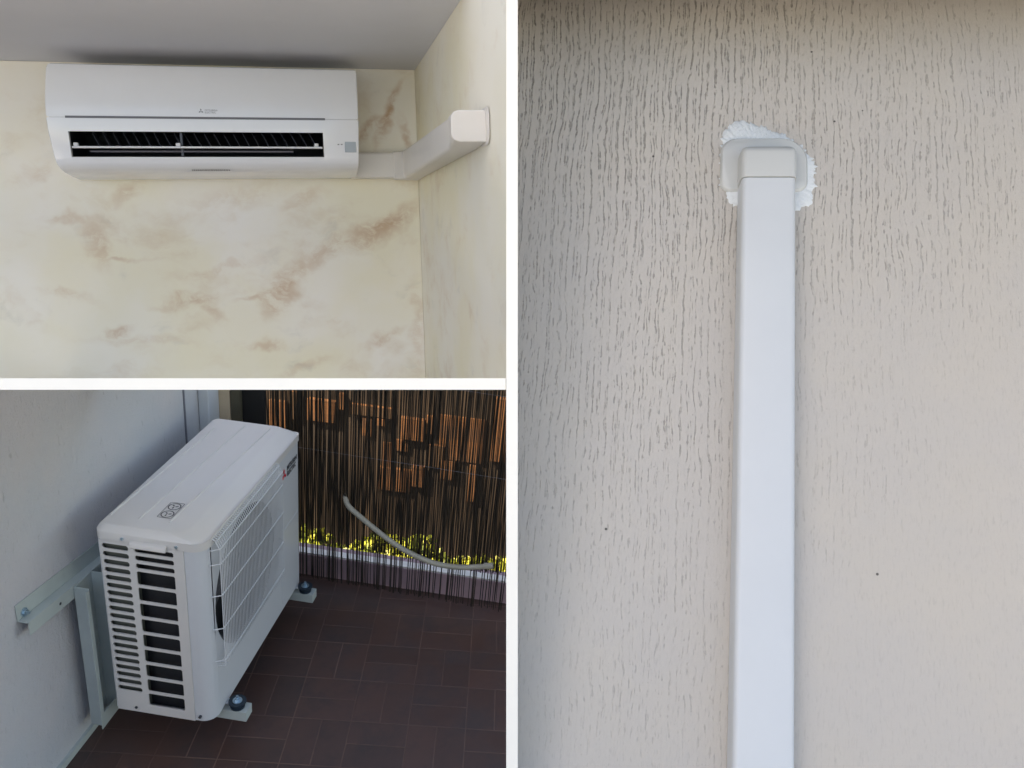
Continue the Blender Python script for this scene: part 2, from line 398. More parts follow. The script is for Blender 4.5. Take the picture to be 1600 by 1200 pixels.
# ------------------------------------------------------------------ PLACE 1: marbled room with the indoor unit
LB, RB = -1.75, 0
bm = bmesh.new(); box(bm, LB, .0, -1.25, .0, -.08, 0); cut_in(bm, M1, CUTP, -UPW)
tagit(obj('marbled_wall', bm, m_wall1, M=M1), 'cream marbled wall with ochre streaks behind the indoor air conditioner', 'wall')
bm = bmesh.new(); box(bm, .001, .06, -1.4, .0, -.08, 1.75); cut_in(bm, M1, CUTP, -UPW); cut_in(bm, M1, CUTP - RIW*TH, RIW)
tagit(obj('marbled_side_wall', bm, m_wall1r, M=M1), 'greenish cream marbled side wall that the white duct runs along', 'wall')
bm = bmesh.new(); box(bm, LB, .06, .001, .07, -.08, .97); cut_in(bm, M1, CUTP - RIW*TH, RIW)
tagit(obj('ceiling', bm, m_ceil, M=M1), 'pale grey ceiling above the indoor air conditioner', 'ceiling', kind='structure')

AL, AR = -.988, -.188      # left and right end of the indoor unit
ac = T('indoor_air_conditioner', M1, ((AL+AR)/2, -.32, 0), 'white wall-mounted air conditioner with open dark outlet on the marbled wall', 'air conditioner')
# profile (c, b) from the top back, over the front, to the bottom back
prof_panel = [(.190,-.0350),(.2035,-.0385),(.2085,-.046),(.2125,-.080),(.2155,-.120),(.2170,-.150),(.2170,-.1738)]
prof_body = [(.2165,-.1745),(.2165,-.195),(.2150,-.2100),(.2085,-.2760),(.2045,-.2880),(.1960,-.2985),(.1800,-.3065),(.15,-.3140),(.08,-.3220),(.004,-.3260)]
def endloft(bm, poly, a0, a1, rl=.007, rr=.007):
    cx = sum(p[0] for p in poly)/len(poly); cy = sum(p[1] for p in poly)/len(poly)
    def ins(d):
        out = []
        for (x, y) in poly:
            dx, dy = x-cx, y-cy; L = math.hypot(dx, dy) or 1
            out.append((x-dx/L*d, y-dy/L*d))
        return out
    st = ([(a0, rl), (a0+rl*.3, rl*.3), (a0+rl, 0)] if rl else [(a0, 0)]) + ([(a1-rr, 0), (a1-rr*.3, rr*.3), (a1, rr)] if rr else [(a1, 0)])
    def barrel(a, b):            # the ends of the casing bulge slightly towards the middle of its height
        u = min(1, max(0, (-.035-b)/.29))
        if a < AL+.03: return a - .014*math.sin(math.pi*min(1, u*1.02))**.8 * (1 if u < .5 else 1)
        if a > AR-.03: return a - .008*u*u
        return a
    loft(bm, [[(barrel(a, y), y, x) for (x, y) in ins(d)] for a, d in st])
bm = bmesh.new()
endloft(bm, prof_panel + [(.150,-.1738),(.150,-.035)], AL+.001, AR-.001, .006, .006)
o = obj('front_panel', bm, m_acw, ac, smooth=True); o.data.set_sharp_from_angle(angle=R(32))
# rear chassis behind the panel and the top
bm = bmesh.new(); box(bm, AL+.004, AR-.004, -.170, -.0375, .002, .1495); obj('chassis', bm, m_acw2, ac, bevel=.003)
# lower body with a real opening
OL, OR = -.952, -.291
bm = bmesh.new()
back = [(.004,-.1745)]
low = prof_body
iT, iB = 2, 3                    # the opening lies between these profile points
full = low + back
endloft(bm, full, AL, OL, .005, 0); endloft(bm, full, OR, AR, 0, .005)
# strip above the opening, chin below it, joined flush to the end blocks
topstrip = [(.2165,-.1745),(.2165,-.195),(.2150,-.2100),(.190,-.2080),(.185,-.1745)]
chin = [(.2085,-.2760),(.2045,-.2880),(.1960,-.2985),(.1800,-.3065),(.15,-.3140),(.08,-.3220),(.004,-.3260),(.004,-.300),(.10,-.296),(.17,-.284),(.195,-.274)]
for pl in (topstrip, chin):
    loft(bm, [[(a, y, x) for (x, y) in pl] for a in (OL, OR)])
bmesh.ops.remove_doubles(bm, verts=bm.verts, dist=.0001)
o = obj('body', bm, m_acw, ac, smooth=True); o.data.set_sharp_from_angle(angle=R(32))
bm = bmesh.new()
cav = [(.205,-.2060),(.12,-.196),(.05,-.205),(.03,-.240),(.05,-.280),(.10,-.2945),(.17,-.2830),(.197,-.2735)]
rs = [[bm.verts.new((a, y, x)) for (x, y) in cav] for a in (OL+.001, OR-.001)]
for i in range(len(cav)-1): bm.faces.new((rs[0][i], rs[0][i+1], rs[1][i+1], rs[1][i]))
for r_ in rs: bm.faces.new(r_)
obj('outlet_cavity', bm, m_black, ac)
bm = bmesh.new(); k = 0; a = OL+.045
while a < OR-.03:
    lean = .020
    v = [(a, -.207, .165), (a+.002, -.207, .165), (a+.002+lean, -.247, .180), (a+lean, -.247, .180)]
    v2 = [(p[0]-.004, p[1]+.002, p[2]-.07) for p in v]
    loft(bm, [v, v2]); a += .0262
obj('air_vanes', bm, m_fin, ac)
bm = bmesh.new(); box(bm, OL+.003, OR-.003, -.2525, -.2475, .188, .2095); obj('white_vane', bm, m_acw2, ac, bevel=.001)
bm = bmesh.new()
loft(bm, [[(a_, -.256, .150), (a_, -.2585, .199), (a_, -.2625, .198), (a_, -.262, .15)] for a_ in (OL+.045, OR-.085)])
obj('lower_louver', bm, m_louv, ac)
for a_ in (OL+.012, (OL+OR)/2-.06, OR-.02):
    bm = bmesh.new(); box(bm, a_-.006, a_+.006, -.2474, -.238, .192, .205); obj('vane_clip', bm, m_acw2, ac, bevel=.002)
bm = bmesh.new(); box(bm, (OL+OR)/2-.055, (OL+OR)/2-.049, -.290, -.21, .17, .1925); obj('vane_support', bm, m_fin, ac)
bm = bmesh.new(); box(bm, AL+.033, -.283, -.1762, -.1705, .2130, .2180); obj('seam_recess', bm, m_seam, ac)
bm = bmesh.new(); box(bm, -.232, -.200, -.263, -.233, .209, .2128); obj('receiver_window', bm, m_grey, ac, bevel=.0015)
bm = bmesh.new()
for i in range(2):
    for j in range(1): box(bm, -.252+i*.009, -.247+i*.009, -.243, -.240, .2110, .2125)
obj('indicator_mark', bm, m_ink, ac)
def diamonds(bm, cx, cy, s, fn, mi=0):
    """emblem of three lozenges meeting at a point"""
    for ang in (90, 210, 330):
        d = Vector((math.cos(R(ang)), math.sin(R(ang)))); q = Vector((-d.y, d.x))
        pts = [Vector((0,0)), d*s*.5 + q*s*.29, d*s, d*s*.5 - q*s*.29]
        put_flat(bm, ([(cx+p.x, cy+p.y) for p in pts], [(0,1,2,3)]), fn, mi)
bm = bmesh.new(); fnA = lambda x, y: (-.613 + x, -.1600 + y, .2178 - (0))
diamonds(bm, .0, .0045, .0072, fnA)
g = text_geo('MITSUBISHI', .0066); put_flat(bm, g, lambda x, y: fnA(x+.010, y+.0048))
g = text_geo('ELECTRIC', .0066); put_flat(bm, g, lambda x, y: fnA(x+.010, y-.0012))
obj('lettering', bm, m_ink, ac)
# small worn print under the outlet
bm = bmesh.new(); x = -.655
random.seed(3)
while x < -.555:
    wd = random.uniform(.0025,.006); v = [bm.verts.new(p) for p in ((x,-.3073,.1785),(x+wd,-.3073,.1785),(x+wd,-.3106,.1650),(x,-.3106,.1650))]; bm.faces.new(v); x += wd+.0012
bmesh.ops.translate(bm, verts=bm.verts, vec=(0,-.0006,.0004)); obj('worn_print', bm, m_ink, ac)

# white duct from the unit to the side wall
du = T('wall_duct', M1, (0,-.33,.0), 'white plastic pipe duct angled from the air conditioner along the side wall', 'duct')
bm = bmesh.new()
def section(a, c, nx, nc, b0, b1, dep=.052, r=.009):
    """duct cross-section at wall point (a,c); (nx,nc) points away from the wall"""
    pts = [(0, b0), (dep-r, b0), (dep-r*.3, b0+r*.3), (dep, b0+r), (dep, b1-r), (dep-r*.3, b1-r*.3), (dep-r, b1), (0, b1)]
    return [(a+nx*d, b, c+nc*d) for d, b in pts]
loft(bm, [section(-.21, .001, 0, 1, -.327, -.250), section(-.066, .001, 0, 1, -.329, -.250)])
obj('duct_cover', bm, m_duct1, du, bevel=.002)
bm = bmesh.new()     # corner elbow
loft(bm, [section(-.080, .001, 0, 1.04, -.332, -.247), section(-.001, .001, -.95, .95, -.333, -.246), section(-.001, .085, -1.04, 0, -.333, -.244)])
obj('duct_elbow', bm, m_duct1, du, bevel=.002)
bm = bmesh.new()
loft(bm, [section(-.001, .080, -1, 0, -.331, -.246), section(-.001, 1.02, -1, 0, -.318, -.252)])
obj('duct_cover', bm, m_duct1, du, bevel=.002)
bm = bmesh.new()
loft(bm, [section(-.001, 1.00, -1.06, 0, -.319, -.250), section(-.001, 1.12, -1.30, 0, -.313, -.255, r=.012)])
obj('duct_cap', bm, m_duct1, du, bevel=.003, seg=3)
bm = bmesh.new()
pl = rrect(1.06, 1.150, -.319, -.249, .02)
loft(bm, [[(-.001, y, x) for x, y in pl], [(-.0022, y, x) for x, y in pl]]); obj('duct_flange', bm, m_duct1, du, bevel=.002)

# ------------------------------------------------------------------ PLACE 2: balcony with the outdoor unit
WY = .455
bm = bmesh.new(); box(bm, -.42, .985, WY, .52, -.15, 2.2); cut_in(bm, M2, CUTP, UPW)
tagit(obj('balcony_wall', bm, m_st2), 'pale blue-grey rendered balcony wall beside the outdoor unit', 'wall')
bm = bmesh.new(); box(bm, -.42, 1.0, WY-.012, WY-.0005, -.149, -.125); tagit(obj('wall_skirting', bm, m_brk), 'thin pale skirting strip where balcony wall meets dark floor', 'skirting')
bm = bmesh.new(); box(bm, .790, .800, WY-.003, WY+.001, -.12, 2.2); cut_in(bm, M2, CUTP, UPW)
tagit(obj('wall_joint', bm, m_seam), 'thin dark vertical joint line in the balcony wall', 'joint')
bm = bmesh.new(); box(bm, .905, 1.0, WY-.045, WY-.001, -.14, 2.2); cut_in(bm, M2, CUTP, UPW)
tagit(obj('vertical_pipe_cover', bm, painted('pipe_cover_white', (.62,.66,.70), .4, .02), bevel=.006), 'white upright boxed pipe cover in the corner behind the outdoor unit', 'pipe cover')
bm = bmesh.new(); box(bm, 1.001, 1.06, .366, .47, -.149, 2.2); cut_in(bm, M2, CUTP, UPW)
tagit(obj('corner_pillar', bm, m_cream), 'narrow cream pillar edge between white pipe cover and dark post', 'pillar')
bm = bmesh.new(); box(bm, 1.001, 1.04, .322, .364, -.149, 2.2); cut_in(bm, M2, CUTP, UPW)
tagit(obj('screen_post', bm, m_post, bevel=.003), 'weathered olive wooden post at the left edge of the reed screen', 'post')
bm = bmesh.new(); box(bm, 1.02, 1.026, .222, .3215, -.10, 2.2); cut_in(bm, M2, CUTP, UPW)  # black sheet filling the space between post and reeds
tagit(obj('black_sheet', bm, m_sheet), 'black cloth between the post and the reed screen', 'sheet')

D, H = 0.3401, .70
BZ = .655                         # top of the casing, under the lid
ou = T('outdoor_air_conditioner', M2, (.4, D/2, 0), 'white outdoor condenser unit with slotted side and wire fan guard on wall bracket', 'air conditioner')
XE = .800
plan = rrect(0, XE, 0, D, (.045, .018, .018, .018), 7)
# casing: everything but the slotted side and the fan opening
bm = bmesh.new()
ys0, ys1 = .062, .326             # slotted panel range on the side x = 0
pts = []
for (x, y) in plan: pts.append((x, y))
def wall_strip(bm, p, q, z0=.0, z1=BZ):
    v = [bm.verts.new((p[0], p[1], z0)), bm.verts.new((q[0], q[1], z0)), bm.verts.new((q[0], q[1], z1)), bm.verts.new((p[0], p[1], z1))]
    bm.faces.new(v)
FX, FZ, FR = .290, .395, .238     # fan opening on the front
npn = len(pts)
for i in range(npn):
    p, q = pts[i], pts[(i+1) % npn]
    if abs(p[0]) < 1e-6 and abs(q[0]) < 1e-6 and abs(p[1]-q[1]) > .1:     # left side
        wall_strip(bm, (0, D-.018), (0, ys1)); wall_strip(bm, (0, ys0), (0, .045))
    elif abs(p[1]) < 1e-6 and abs(q[1]) < 1e-6 and abs(p[0]-q[0]) > .1:   # front
        x0, x1 = .045, .60
        wall_strip(bm, (x1, 0), (XE-.018, 0))
        NS = 48; ring = []; outer = []
        for k in range(NS):
            a = 2*math.pi*k/NS; cx, cz = math.cos(a), math.sin(a)
            ring.append(bm.verts.new((FX+FR*cx, 0, FZ+FR*cz)))
            sc_ = min((x1-FX)/abs(cx) if cx > 1e-6 else ((FX-x0)/abs(cx) if cx < -1e-6 else 9), (BZ-FZ)/cz if cz > 1e-6 else (FZ/abs(cz) if cz < -1e-6 else 9))
            outer.append(bm.verts.new((FX+sc_*cx, 0, FZ+sc_*cz)))
        for k in range(NS): bm.faces.new((ring[k], ring[(k+1)%NS], outer[(k+1)%NS], outer[k]))
        corn = {(x0,0.):None,(x1,0.):None,(x0,BZ):None,(x1,BZ):None}
        for (cx, cz) in corn:
            best = None
            for k in range(NS):
                a, b = outer[k], outer[(k+1)%NS]
                if abs(a.co.x-b.co.x) > 1e-5 and abs(a.co.z-b.co.z) > 1e-5:
                    if min((a.co-Vector((cx,0,cz))).length, 9) < .12: best = (a, b)
            if best: bm.faces.new((best[0], best[1], bm.verts.new((cx, 0, cz))))
        # bell mouth going in
        r2 = [bm.verts.new((FX+(FR-.012)*math.cos(2*math.pi*k/NS), .010, FZ+(FR-.012)*math.sin(2*math.pi*k/NS))) for k in range(NS)]
        r3 = [bm.verts.new((FX+(FR-.015)*math.cos(2*math.pi*k/NS), .07, FZ+(FR-.015)*math.sin(2*math.pi*k/NS))) for k in range(NS)]
        for A_, B_ in ((ring, r2), (r2, r3)):
            for k in range(NS): bm.faces.new((A_[k], A_[(k+1)%NS], B_[(k+1)%NS], B_[k])).material_index = 1
    else: wall_strip(bm, p, q)
bm.faces.new([bm.verts.new((x, y, 0)) for x, y in plan])
bmesh.ops.remove_doubles(bm, verts=bm.verts, dist=.0004)
casing = obj('casing', bm, [m_unitf, mat('bell_mouth', (.10,.10,.11), .5)], ou)
for p in casing.data.polygons:
    if p.normal.dot(p.center - Vector((0, 0, .33))) < 0 and not (.0005 < p.center.y + D/2 < .075 and .03 < p.center.x+.4 < .60): p.flip()
casing.data.update()
for p in casing.data.polygons: p.use_smooth = max(abs(p.normal.x), abs(p.normal.y), abs(p.normal.z)) < .9999
casing.data.set_sharp_from_angle(angle=R(35))
# slotted side panel
bm = bmesh.new()
def cell(bm, y0, y1, z0, z1, hole=None, ch=.004):
    o = [bm.verts.new((0, y, z)) for y, z in ((y0,z0),(y1,z0),(y1,z1),(y0,z1))]
    if not hole: bm.faces.new(o); return
    a, b, c_, d_ = hole     # y0,y1,z0,z1
    h = [bm.verts.new((0, y, z)) for y, z in ((a+ch,c_),(b-ch,c_),(b,c_+ch),(b,d_-ch),(b-ch,d_),(a+ch,d_),(a,d_-ch),(a,c_+ch))]
    bm.faces.new((o[0],o[1],h[1],h[0])); bm.faces.new((o[1],h[2],h[1])); bm.faces.new((o[1],o[2],h[3],h[2])); bm.faces.new((o[2],h[4],h[3]))
    bm.faces.new((o[2],o[3],h[5],h[4])); bm.faces.new((o[3],h[6],h[5])); bm.faces.new((o[3],o[0],h[7],h[6])); bm.faces.new((o[0],h[0],h[7]))
yR0, yR1, yL0, yL1 = .094, .216, .236, .318
ym = (yR1+yL0)/2
NL = 20; zt, zb = .648, .078; pit = (zt-zb)/NL
for k in range(NL):
    zc = zt-(k+.5)*pit; cell(bm, ym, ys1, zc-pit/2, zc+pit/2, (yL0, yL1, zc-.0092, zc+.0092), .005)
rows = [(zt-(k+1)*pit, zt-k*pit, .009) for k in range(3)]
z = zt-3*pit; PB = (z-.030)/9
for k in range(9): rows.append((z-(k+1)*PB, z-k*PB, None))
for (z0, z1, hh) in rows:
    zc = (z0+z1)/2; hh = hh or (PB/2-.0050)
    cell(bm, ys0, ym, z0, z1, (yR0, yR1, zc-hh, zc+hh), .004)
cell(bm, ys0, ym, 0, .030); cell(bm, ym, ys1, 0, zb); cell(bm, ys0, ys1, zt, BZ)
bmesh.ops.remove_doubles(bm, verts=bm.verts, dist=.0003)
sp = obj('slotted_side_panel', bm, m_unit, ou); sm = sp.modifiers.new('thick', 'SOLIDIFY'); sm.thickness = .004; sm.offset = 1
# what is seen through the slots
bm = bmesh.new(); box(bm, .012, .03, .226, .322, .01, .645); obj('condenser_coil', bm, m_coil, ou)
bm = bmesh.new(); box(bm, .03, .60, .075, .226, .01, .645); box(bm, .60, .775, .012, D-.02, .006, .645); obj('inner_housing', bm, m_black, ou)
bm = bmesh.new()
for k in range(3):
    a0 = 2*math.pi*k/3 + .4
    inn, out = [], []
    for s in range(7):
        a = a0 + s*.26
        inn.append((FX+.05*math.cos(a), .035+s*.005, FZ+.05*math.sin(a))); out.append((FX+.215*math.cos(a-.25), .030+s*.007, FZ+.215*math.sin(a-.25)))
    loft(bm, [inn, out], closed=False)
loft(bm, [[(FX+.06*math.cos(t*math.pi/8), y, FZ+.06*math.sin(t*math.pi/8)) for t in range(16)] for y in (.022, .07)])
obj('fan', bm, mat('fan_plastic', (.10,.10,.11), .5), ou)
# wire guard
bm = bmesh.new(); GY = -.026; gz0, gz1 = .19, .640
x = .050
while x <= .5600:
    tube(bm, [(x, .002, gz1+.034), (x, -.012, gz1+.030), (x, GY, gz1), (x, GY, (gz0+gz1)/2), (x, GY, gz0+.01), (x, .002, gz0)], .0019, 5)
    x += .0110
for zz in (gz1+.003, .590, .475, .350, .225): tube(bm, [(.03, .0, zz), (.046, GY-.002, zz), (.3, GY-.003, zz), (.557, GY-.002, zz), (.575, 0, zz)], .0021, 5)
tube(bm, [(.046, -.016, gz1+.026), (.557, -.016, gz1+.026)], .0021, 5)
obj('wire_guard', bm, m_wire, ou)
bm = bmesh.new(); box(bm, .598, .601, -.0012, .0005, .03, .645); box(bm, .602, XE-.02, -.0012, .0005, .345, .348); obj('panel_seam', bm, m_wire, ou)
# lid
lid = bmesh.new()
def lring(z, d, front=0):
    return [(x, y, z-(front > 0)*.012*max(0, min(1, (.055-y)/.05))) for x, y in rrect(-.004+d, XE+.003-d, -.004+d+front, D+.003-d, (.047, .02, .02, .03), 7)]
loft(lid, [lring(BZ-.001, 0), lring(BZ+.026, 0), lring(BZ+.031, .002, .002), lring(BZ+.037, .006, .008), lring(H-.001, .013, .048), lring(H+.002, .017, .053)])
lo = obj('lid', lid, m_unit, ou)
for p in lo.data.polygons: p.use_smooth = True
lo.data.set_sharp_from_angle(angle=R(24))
bm = bmesh.new()
for (y0, y1, x0, x1) in ((.322,.292,.056,.70),(.230,.196,.058,.755),(.136,.098,.062,.76)):
    tube(bm, [(x0, y0, H+.0005), (x0+.01, y0-(y0-y1)*.015, H+.0024), (x1-.01, y1+(y0-y1)*.015, H+.0024), (x1, y1, H+.0005)], .0036, 6)
obj('lid_rib', bm, m_unit, lo)
bm = bmesh.new()
loft(bm, [[(x-.0, y, z) for x, z in ((0, BZ+.012), (-.013, BZ+.006), (-.017, BZ-.008), (-.012, BZ-.012), (0, BZ-.004))] for y in (.112, .118, .222, .228)]); obj('handle_lip', bm, m_unit, ou, bevel=.003)
for (y, z) in ((.252, BZ+.012), (.083, BZ+.010), (.262, .018), (.045, .02)):
    bm = bmesh.new(); tube(bm, [(.001, y, z), (-.0075, y, z)], .0048, 8); obj('screw', bm, m_zinc if z > .1 else m_inkd, ou)
# pictogram on the lid: framed pair of crossed-out rings
bm = bmesh.new(); ZL = H+.0032
def strip(bm, pts, wd, closed=True):
    n_ = len(pts)
    L_, R_ = [], []
    for i in range(n_):
        a = Vector(pts[(i-1) % n_]) if closed or i else Vector(pts[i]); b = Vector(pts[(i+1) % n_]) if closed or i < n_-1 else Vector(pts[i])
        t = (b-a).normalized(); q = Vector((-t.y, t.x)); p = Vector(pts[i])
        L_.append(bm.verts.new((*(p+q*wd/2), ZL))); R_.append(bm.verts.new((*(p-q*wd/2), ZL)))
    for i in range(n_ if closed else n_-1):
        j = (i+1) % n_; bm.faces.new((L_[i], L_[j], R_[j], R_[i]))
px0, px1, py0, py1 = .082, .172, .141, .186
strip(bm, rrect(px0, px1, py0, py1, .004, 3), .0016)
for cx in (.104, .149):
    cy = (py0+py1)/2; strip(bm, [(cx+.0185*math.cos(a*math.pi/12), cy+.0185*math.sin(a*math.pi/12)) for a in range(24)], .003)
    for a in (30, 150, 270):
        d = Vector((math.cos(R(a)), math.sin(R(a)))); strip(bm, [Vector((cx, cy))+d*.003, Vector((cx, cy))+d*.011+Vector((-d.y, d.x))*.004], .0042, False)
obj('pictogram', bm, m_inkd, lo)
# emblem and maker's lettering on the front
bm = bmesh.new(); fnF = lambda x, z: (x, -.0022, z)
diamonds(bm, .637, .582, .027, lambda x, z: (.637+(x-.637)*.9, -.0022, z)); obj('emblem', bm, m_red, ou)
bm = bmesh.new(); g = text_geo('MITSUBISHI', .026, .0009); put_flat(bm, g, lambda x, y: (.668+x*.78, -.0022, .586+y))
g = text_geo('ELECTRIC', .026, .0009); put_flat(bm, g, lambda x, y: (.668+x*.78, -.0022, .561+y)); obj('lettering', bm, m_inkd, ou)

# wall bracket
br = T('wall_bracket', M2, (.4, WY, -.05), 'pale green-white steel wall bracket carrying the outdoor unit', 'bracket')
def rail_pt(x): return .467 - (x-.06)*.10
bm = bmesh.new()
for (y0, y1, za, zb_) in ((WY-.004, WY-.001, 0, .055), (WY-.034, WY-.0045, .0, .003), (WY-.036, WY-.0345, -.042, .003)):
    loft(bm, [[(x, y0, rail_pt(x)+za), (x, y1, rail_pt(x)+za), (x, y1, rail_pt(x)+zb_), (x, y0, rail_pt(x)+zb_)] for x in (-.225, .80)])
obj('rail', bm, m_brk, br, bevel=.001)
def bolt(p, axis, r=.009, parent=None):
    e = bmesh.new(); a = Vector(axis); p = Vector(p)
    tube(e, [p, p+a*.003], r*1.5, 14); tube(e, [p+a*.003, p+a*.010], r, 6); tube(e, [p+a*.010, p+a*.018], r*.5, 8)
    return obj('bolt', e, m_zinc, parent)
bolt((-.196, WY-.004, .510), (0,-1,0), .009, br)
bm = bmesh.new(); tube(bm, [(-.085, WY-.0365, .462), (-.085, WY-.0372, .462)], .005, 8); obj('bolt_hole', bm, m_inkd, br)
for xs in (-.018, .640):
    bm = bmesh.new()
    box(bm, xs, xs+.003, WY-.085, WY-.037, -.072, .475); box(bm, xs+.003, xs+.085, WY-.041, WY-.037, -.072, .475)
    box(bm, xs+.085, xs+.088, WY-.085, WY-.037, -.072, .475)
    box(bm, xs-.014, xs, WY-.085, WY-.082, -.072, .470)
    obj('upright', bm, m_brk, br)
    bm = bmesh.new(); ax = xs+.093
    box(bm, ax, ax+.048, -.075, WY-.085, -.018, -.015); box(bm, ax, ax+.003, -.075, WY-.085, -.052, -.018); box(bm, ax+.045, ax+.048, -.075, WY-.085, -.052, -.018)
    box(bm, ax+.003, ax+.045, -.075, -.072, -.052, -.018); box(bm, xs, ax+.048, WY-.0845, WY-.0815, -.072, -.0185)
    obj('arm', bm, m_brk, br)
    for yy in (-.036, .37):
        bm = bmesh.new(); cx = ax+.024
        tube(bm, [(cx, yy, -.015), (cx, yy, -.009), (cx, yy, -.007), (cx, yy, -.0005)], 0, 18, radii=[.024,.024,.019,.019]); ft = obj('rubber_foot', bm, m_rub, br, smooth=False)
        if yy < 0:
            bm = bmesh.new(); tube(bm, [(cx, yy, .0045), (cx, yy, .0100)], .029, 24); obj('washer', bm, m_rub, ft)
            bm = bmesh.new(); tube(bm, [(cx, yy, .0101), (cx, yy, .0120)], .016, 18); obj('steel_washer', bm, m_zinc, ft)
            bolt((cx, yy, .0121), (0,0,1), .0085, ft)
for xs in (.075, .73):
    bm = bmesh.new(); box(bm, xs+.012, xs+.036, -.048, .02, -.0005, .004); obj('mounting_foot', bm, m_unitf, ou)


# reed screen on the railing
rs_ = T('reed_screen', M2, (1.0, -.35, -.15), 'dark brown reed screen hung across the balcony end with orange light behind', 'reed screen')
def fx(y): return 1.022 - (.096-y)*.044
bm = bmesh.new(); y = .222; random.seed(11)
def reed(bm, y, z0, z1, r, dx=0, lean=0, n_=5):
    ps = []
    k = 4
    for i in range(k+1):
        z = z0+(z1-z0)*i/k; ps.append((fx(y)+dx+random.uniform(-.001,.001), y+lean*(z-.3)+random.uniform(-.0008,.0008), z))
    tube(bm, ps, r, n_)
while y > -1.35:
    r = random.uniform(.0015, .0026); lo_ = random.random()
    z0 = random.uniform(-.148, -.13) if lo_ < .62 else random.uniform(.035, .055)
    reed(bm, y, z0, 1.25, r, random.uniform(-.002,.002), random.gauss(-.006, .010)); y -= 2*r + random.choice((.0003,.0006,.0010,.0014,.0019))
cut_in(bm, M2, CUTP, UPW)
obj('reeds', bm, m_reed, rs_)
bm = bmesh.new(); y = .218
while y > -1.35:
    r = random.uniform(.0014, .0024)
    reed(bm, y, random.uniform(.035, .05), 1.25, r, .012, random.gauss(-.004, .012)); y -= 2*r + random.choice((.0006,.0015,.0025,.0035,.005))
cut_in(bm, M2, CUTP, UPW)
obj('rear_reeds', bm, m_reed, rs_)
bm = bmesh.new()
for zz in (.50, .86): tube(bm, [(fx(.22)-.006, .22, zz), (fx(-.5)-.006, -.5, zz+.004), (fx(-1.3)-.006, -1.3, zz)], .0006, 4)
obj('binding_wire', bm, m_seam, rs_)
bm = bmesh.new(); box(bm, 1.045, 1.13, -1.5, .32, -.149, -.045)
tagit(obj('balcony_kerb', bm, m_kerb), 'low pink-grey stone kerb behind the feet of the reed screen', 'kerb')
bm = bmesh.new(); box(bm, 1.050, 1.09, -1.5, .32, -.0445, -.037)
tagit(obj('lower_rail', bm, m_rail), 'thin white rail running along the stone kerb behind the reeds', 'rail')
# hose end poking through the screen
bm = bmesh.new(); hp = [(1.03,-.115,.295),(.985,-.142,.274),(.968,-.20,.238),(.962,-.28,.182),(.958,-.36,.132),(.955,-.44,.096),(.952,-.53,.072),(.950,-.62,.070),(.948,-.70,.084),(.947,-.768,.102)]
def cr(P, n_=5):
    out = []
    P = [Vector(p) for p in P]
    for i in range(len(P)-1):
        p0, p1, p2, p3 = P[max(i-1,0)], P[i], P[i+1], P[min(i+2,len(P)-1)]
        for k in range(n_):
            t = k/n_; out.append(.5*((2*p1)+(p2-p0)*t+(2*p0-5*p1+4*p2-p3)*t*t+(3*p1-p0-3*p2+p3)*t**3))
    out.append(P[-1]); return out
ho = T('drain_hose', M2, (.95,-.45,.07), 'beige plastic drain hose curving out of the reed screen above the floor', 'hose')
tube(bm, cr(hp), .0115, 12, cap=False); obj('hose', bm, m_hose, ho, smooth=True)
bm = bmesh.new(); e0, e1 = Vector(hp[-1]), Vector(hp[-1])+Vector((-.0005,-.012,.002))
tube(bm, [e0-Vector((0,-.025,.004)), e0, e1], .0135, 12, cap=False); tube(bm, [e1, e1-Vector((0,-.004,.0))], .0115, 12); obj('hose_end', bm, m_hose, ho)

# beyond the screen: leafy hedge and the neighbouring building
hd = T('hedge', M2, (2.9, -.1, -3), 'sunlit yellow-green hedge beyond the foot of the reed screen', 'hedge')
bm = bmesh.new(); random.seed(5)
for i in range(16000):
    y = random.uniform(-1.6, 1.6); x = random.uniform(2.65, 3.15)
    top = -1.315 + .06*math.sin(y*7+1) + .04*math.sin(y*17+x*5) + .03*math.sin(x*9)
    z = top - abs(random.gauss(0, .16))
    p = Vector((x, y, z)); d = Vector((random.gauss(0,1), random.gauss(0,1), random.gauss(.2,1))).normalized(); q = d.cross(Vector((random.gauss(0,1),random.gauss(0,1),random.gauss(0,1)))).normalized()
    L = random.uniform(.035,.075); vv = [bm.verts.new(s) for s in (p, p+d*L*.5+q*L*.28, p+d*L, p+d*L*.5-q*L*.28)]; bm.faces.new(vv)
obj('foliage', bm, m_leaf, hd)
bm = bmesh.new()
for i in range(8):
    y = -1.4+i*.4; tube(bm, [(2.9, y, -3), (2.92, y+.03, -2.2), (2.9, y, -1.4)], .02, 6)
obj('stem', bm, m_bark, hd)
nb = T('neighbour_building', M2, (4.3, 0, -3), 'brown building beyond the reed screen with sunlit terracotta brick panels', 'building')
bm = bmesh.new(); box(bm, 4.2, 9, -3.5, 4.5, -3, 3.2); obj('wall', bm, m_fac, nb)
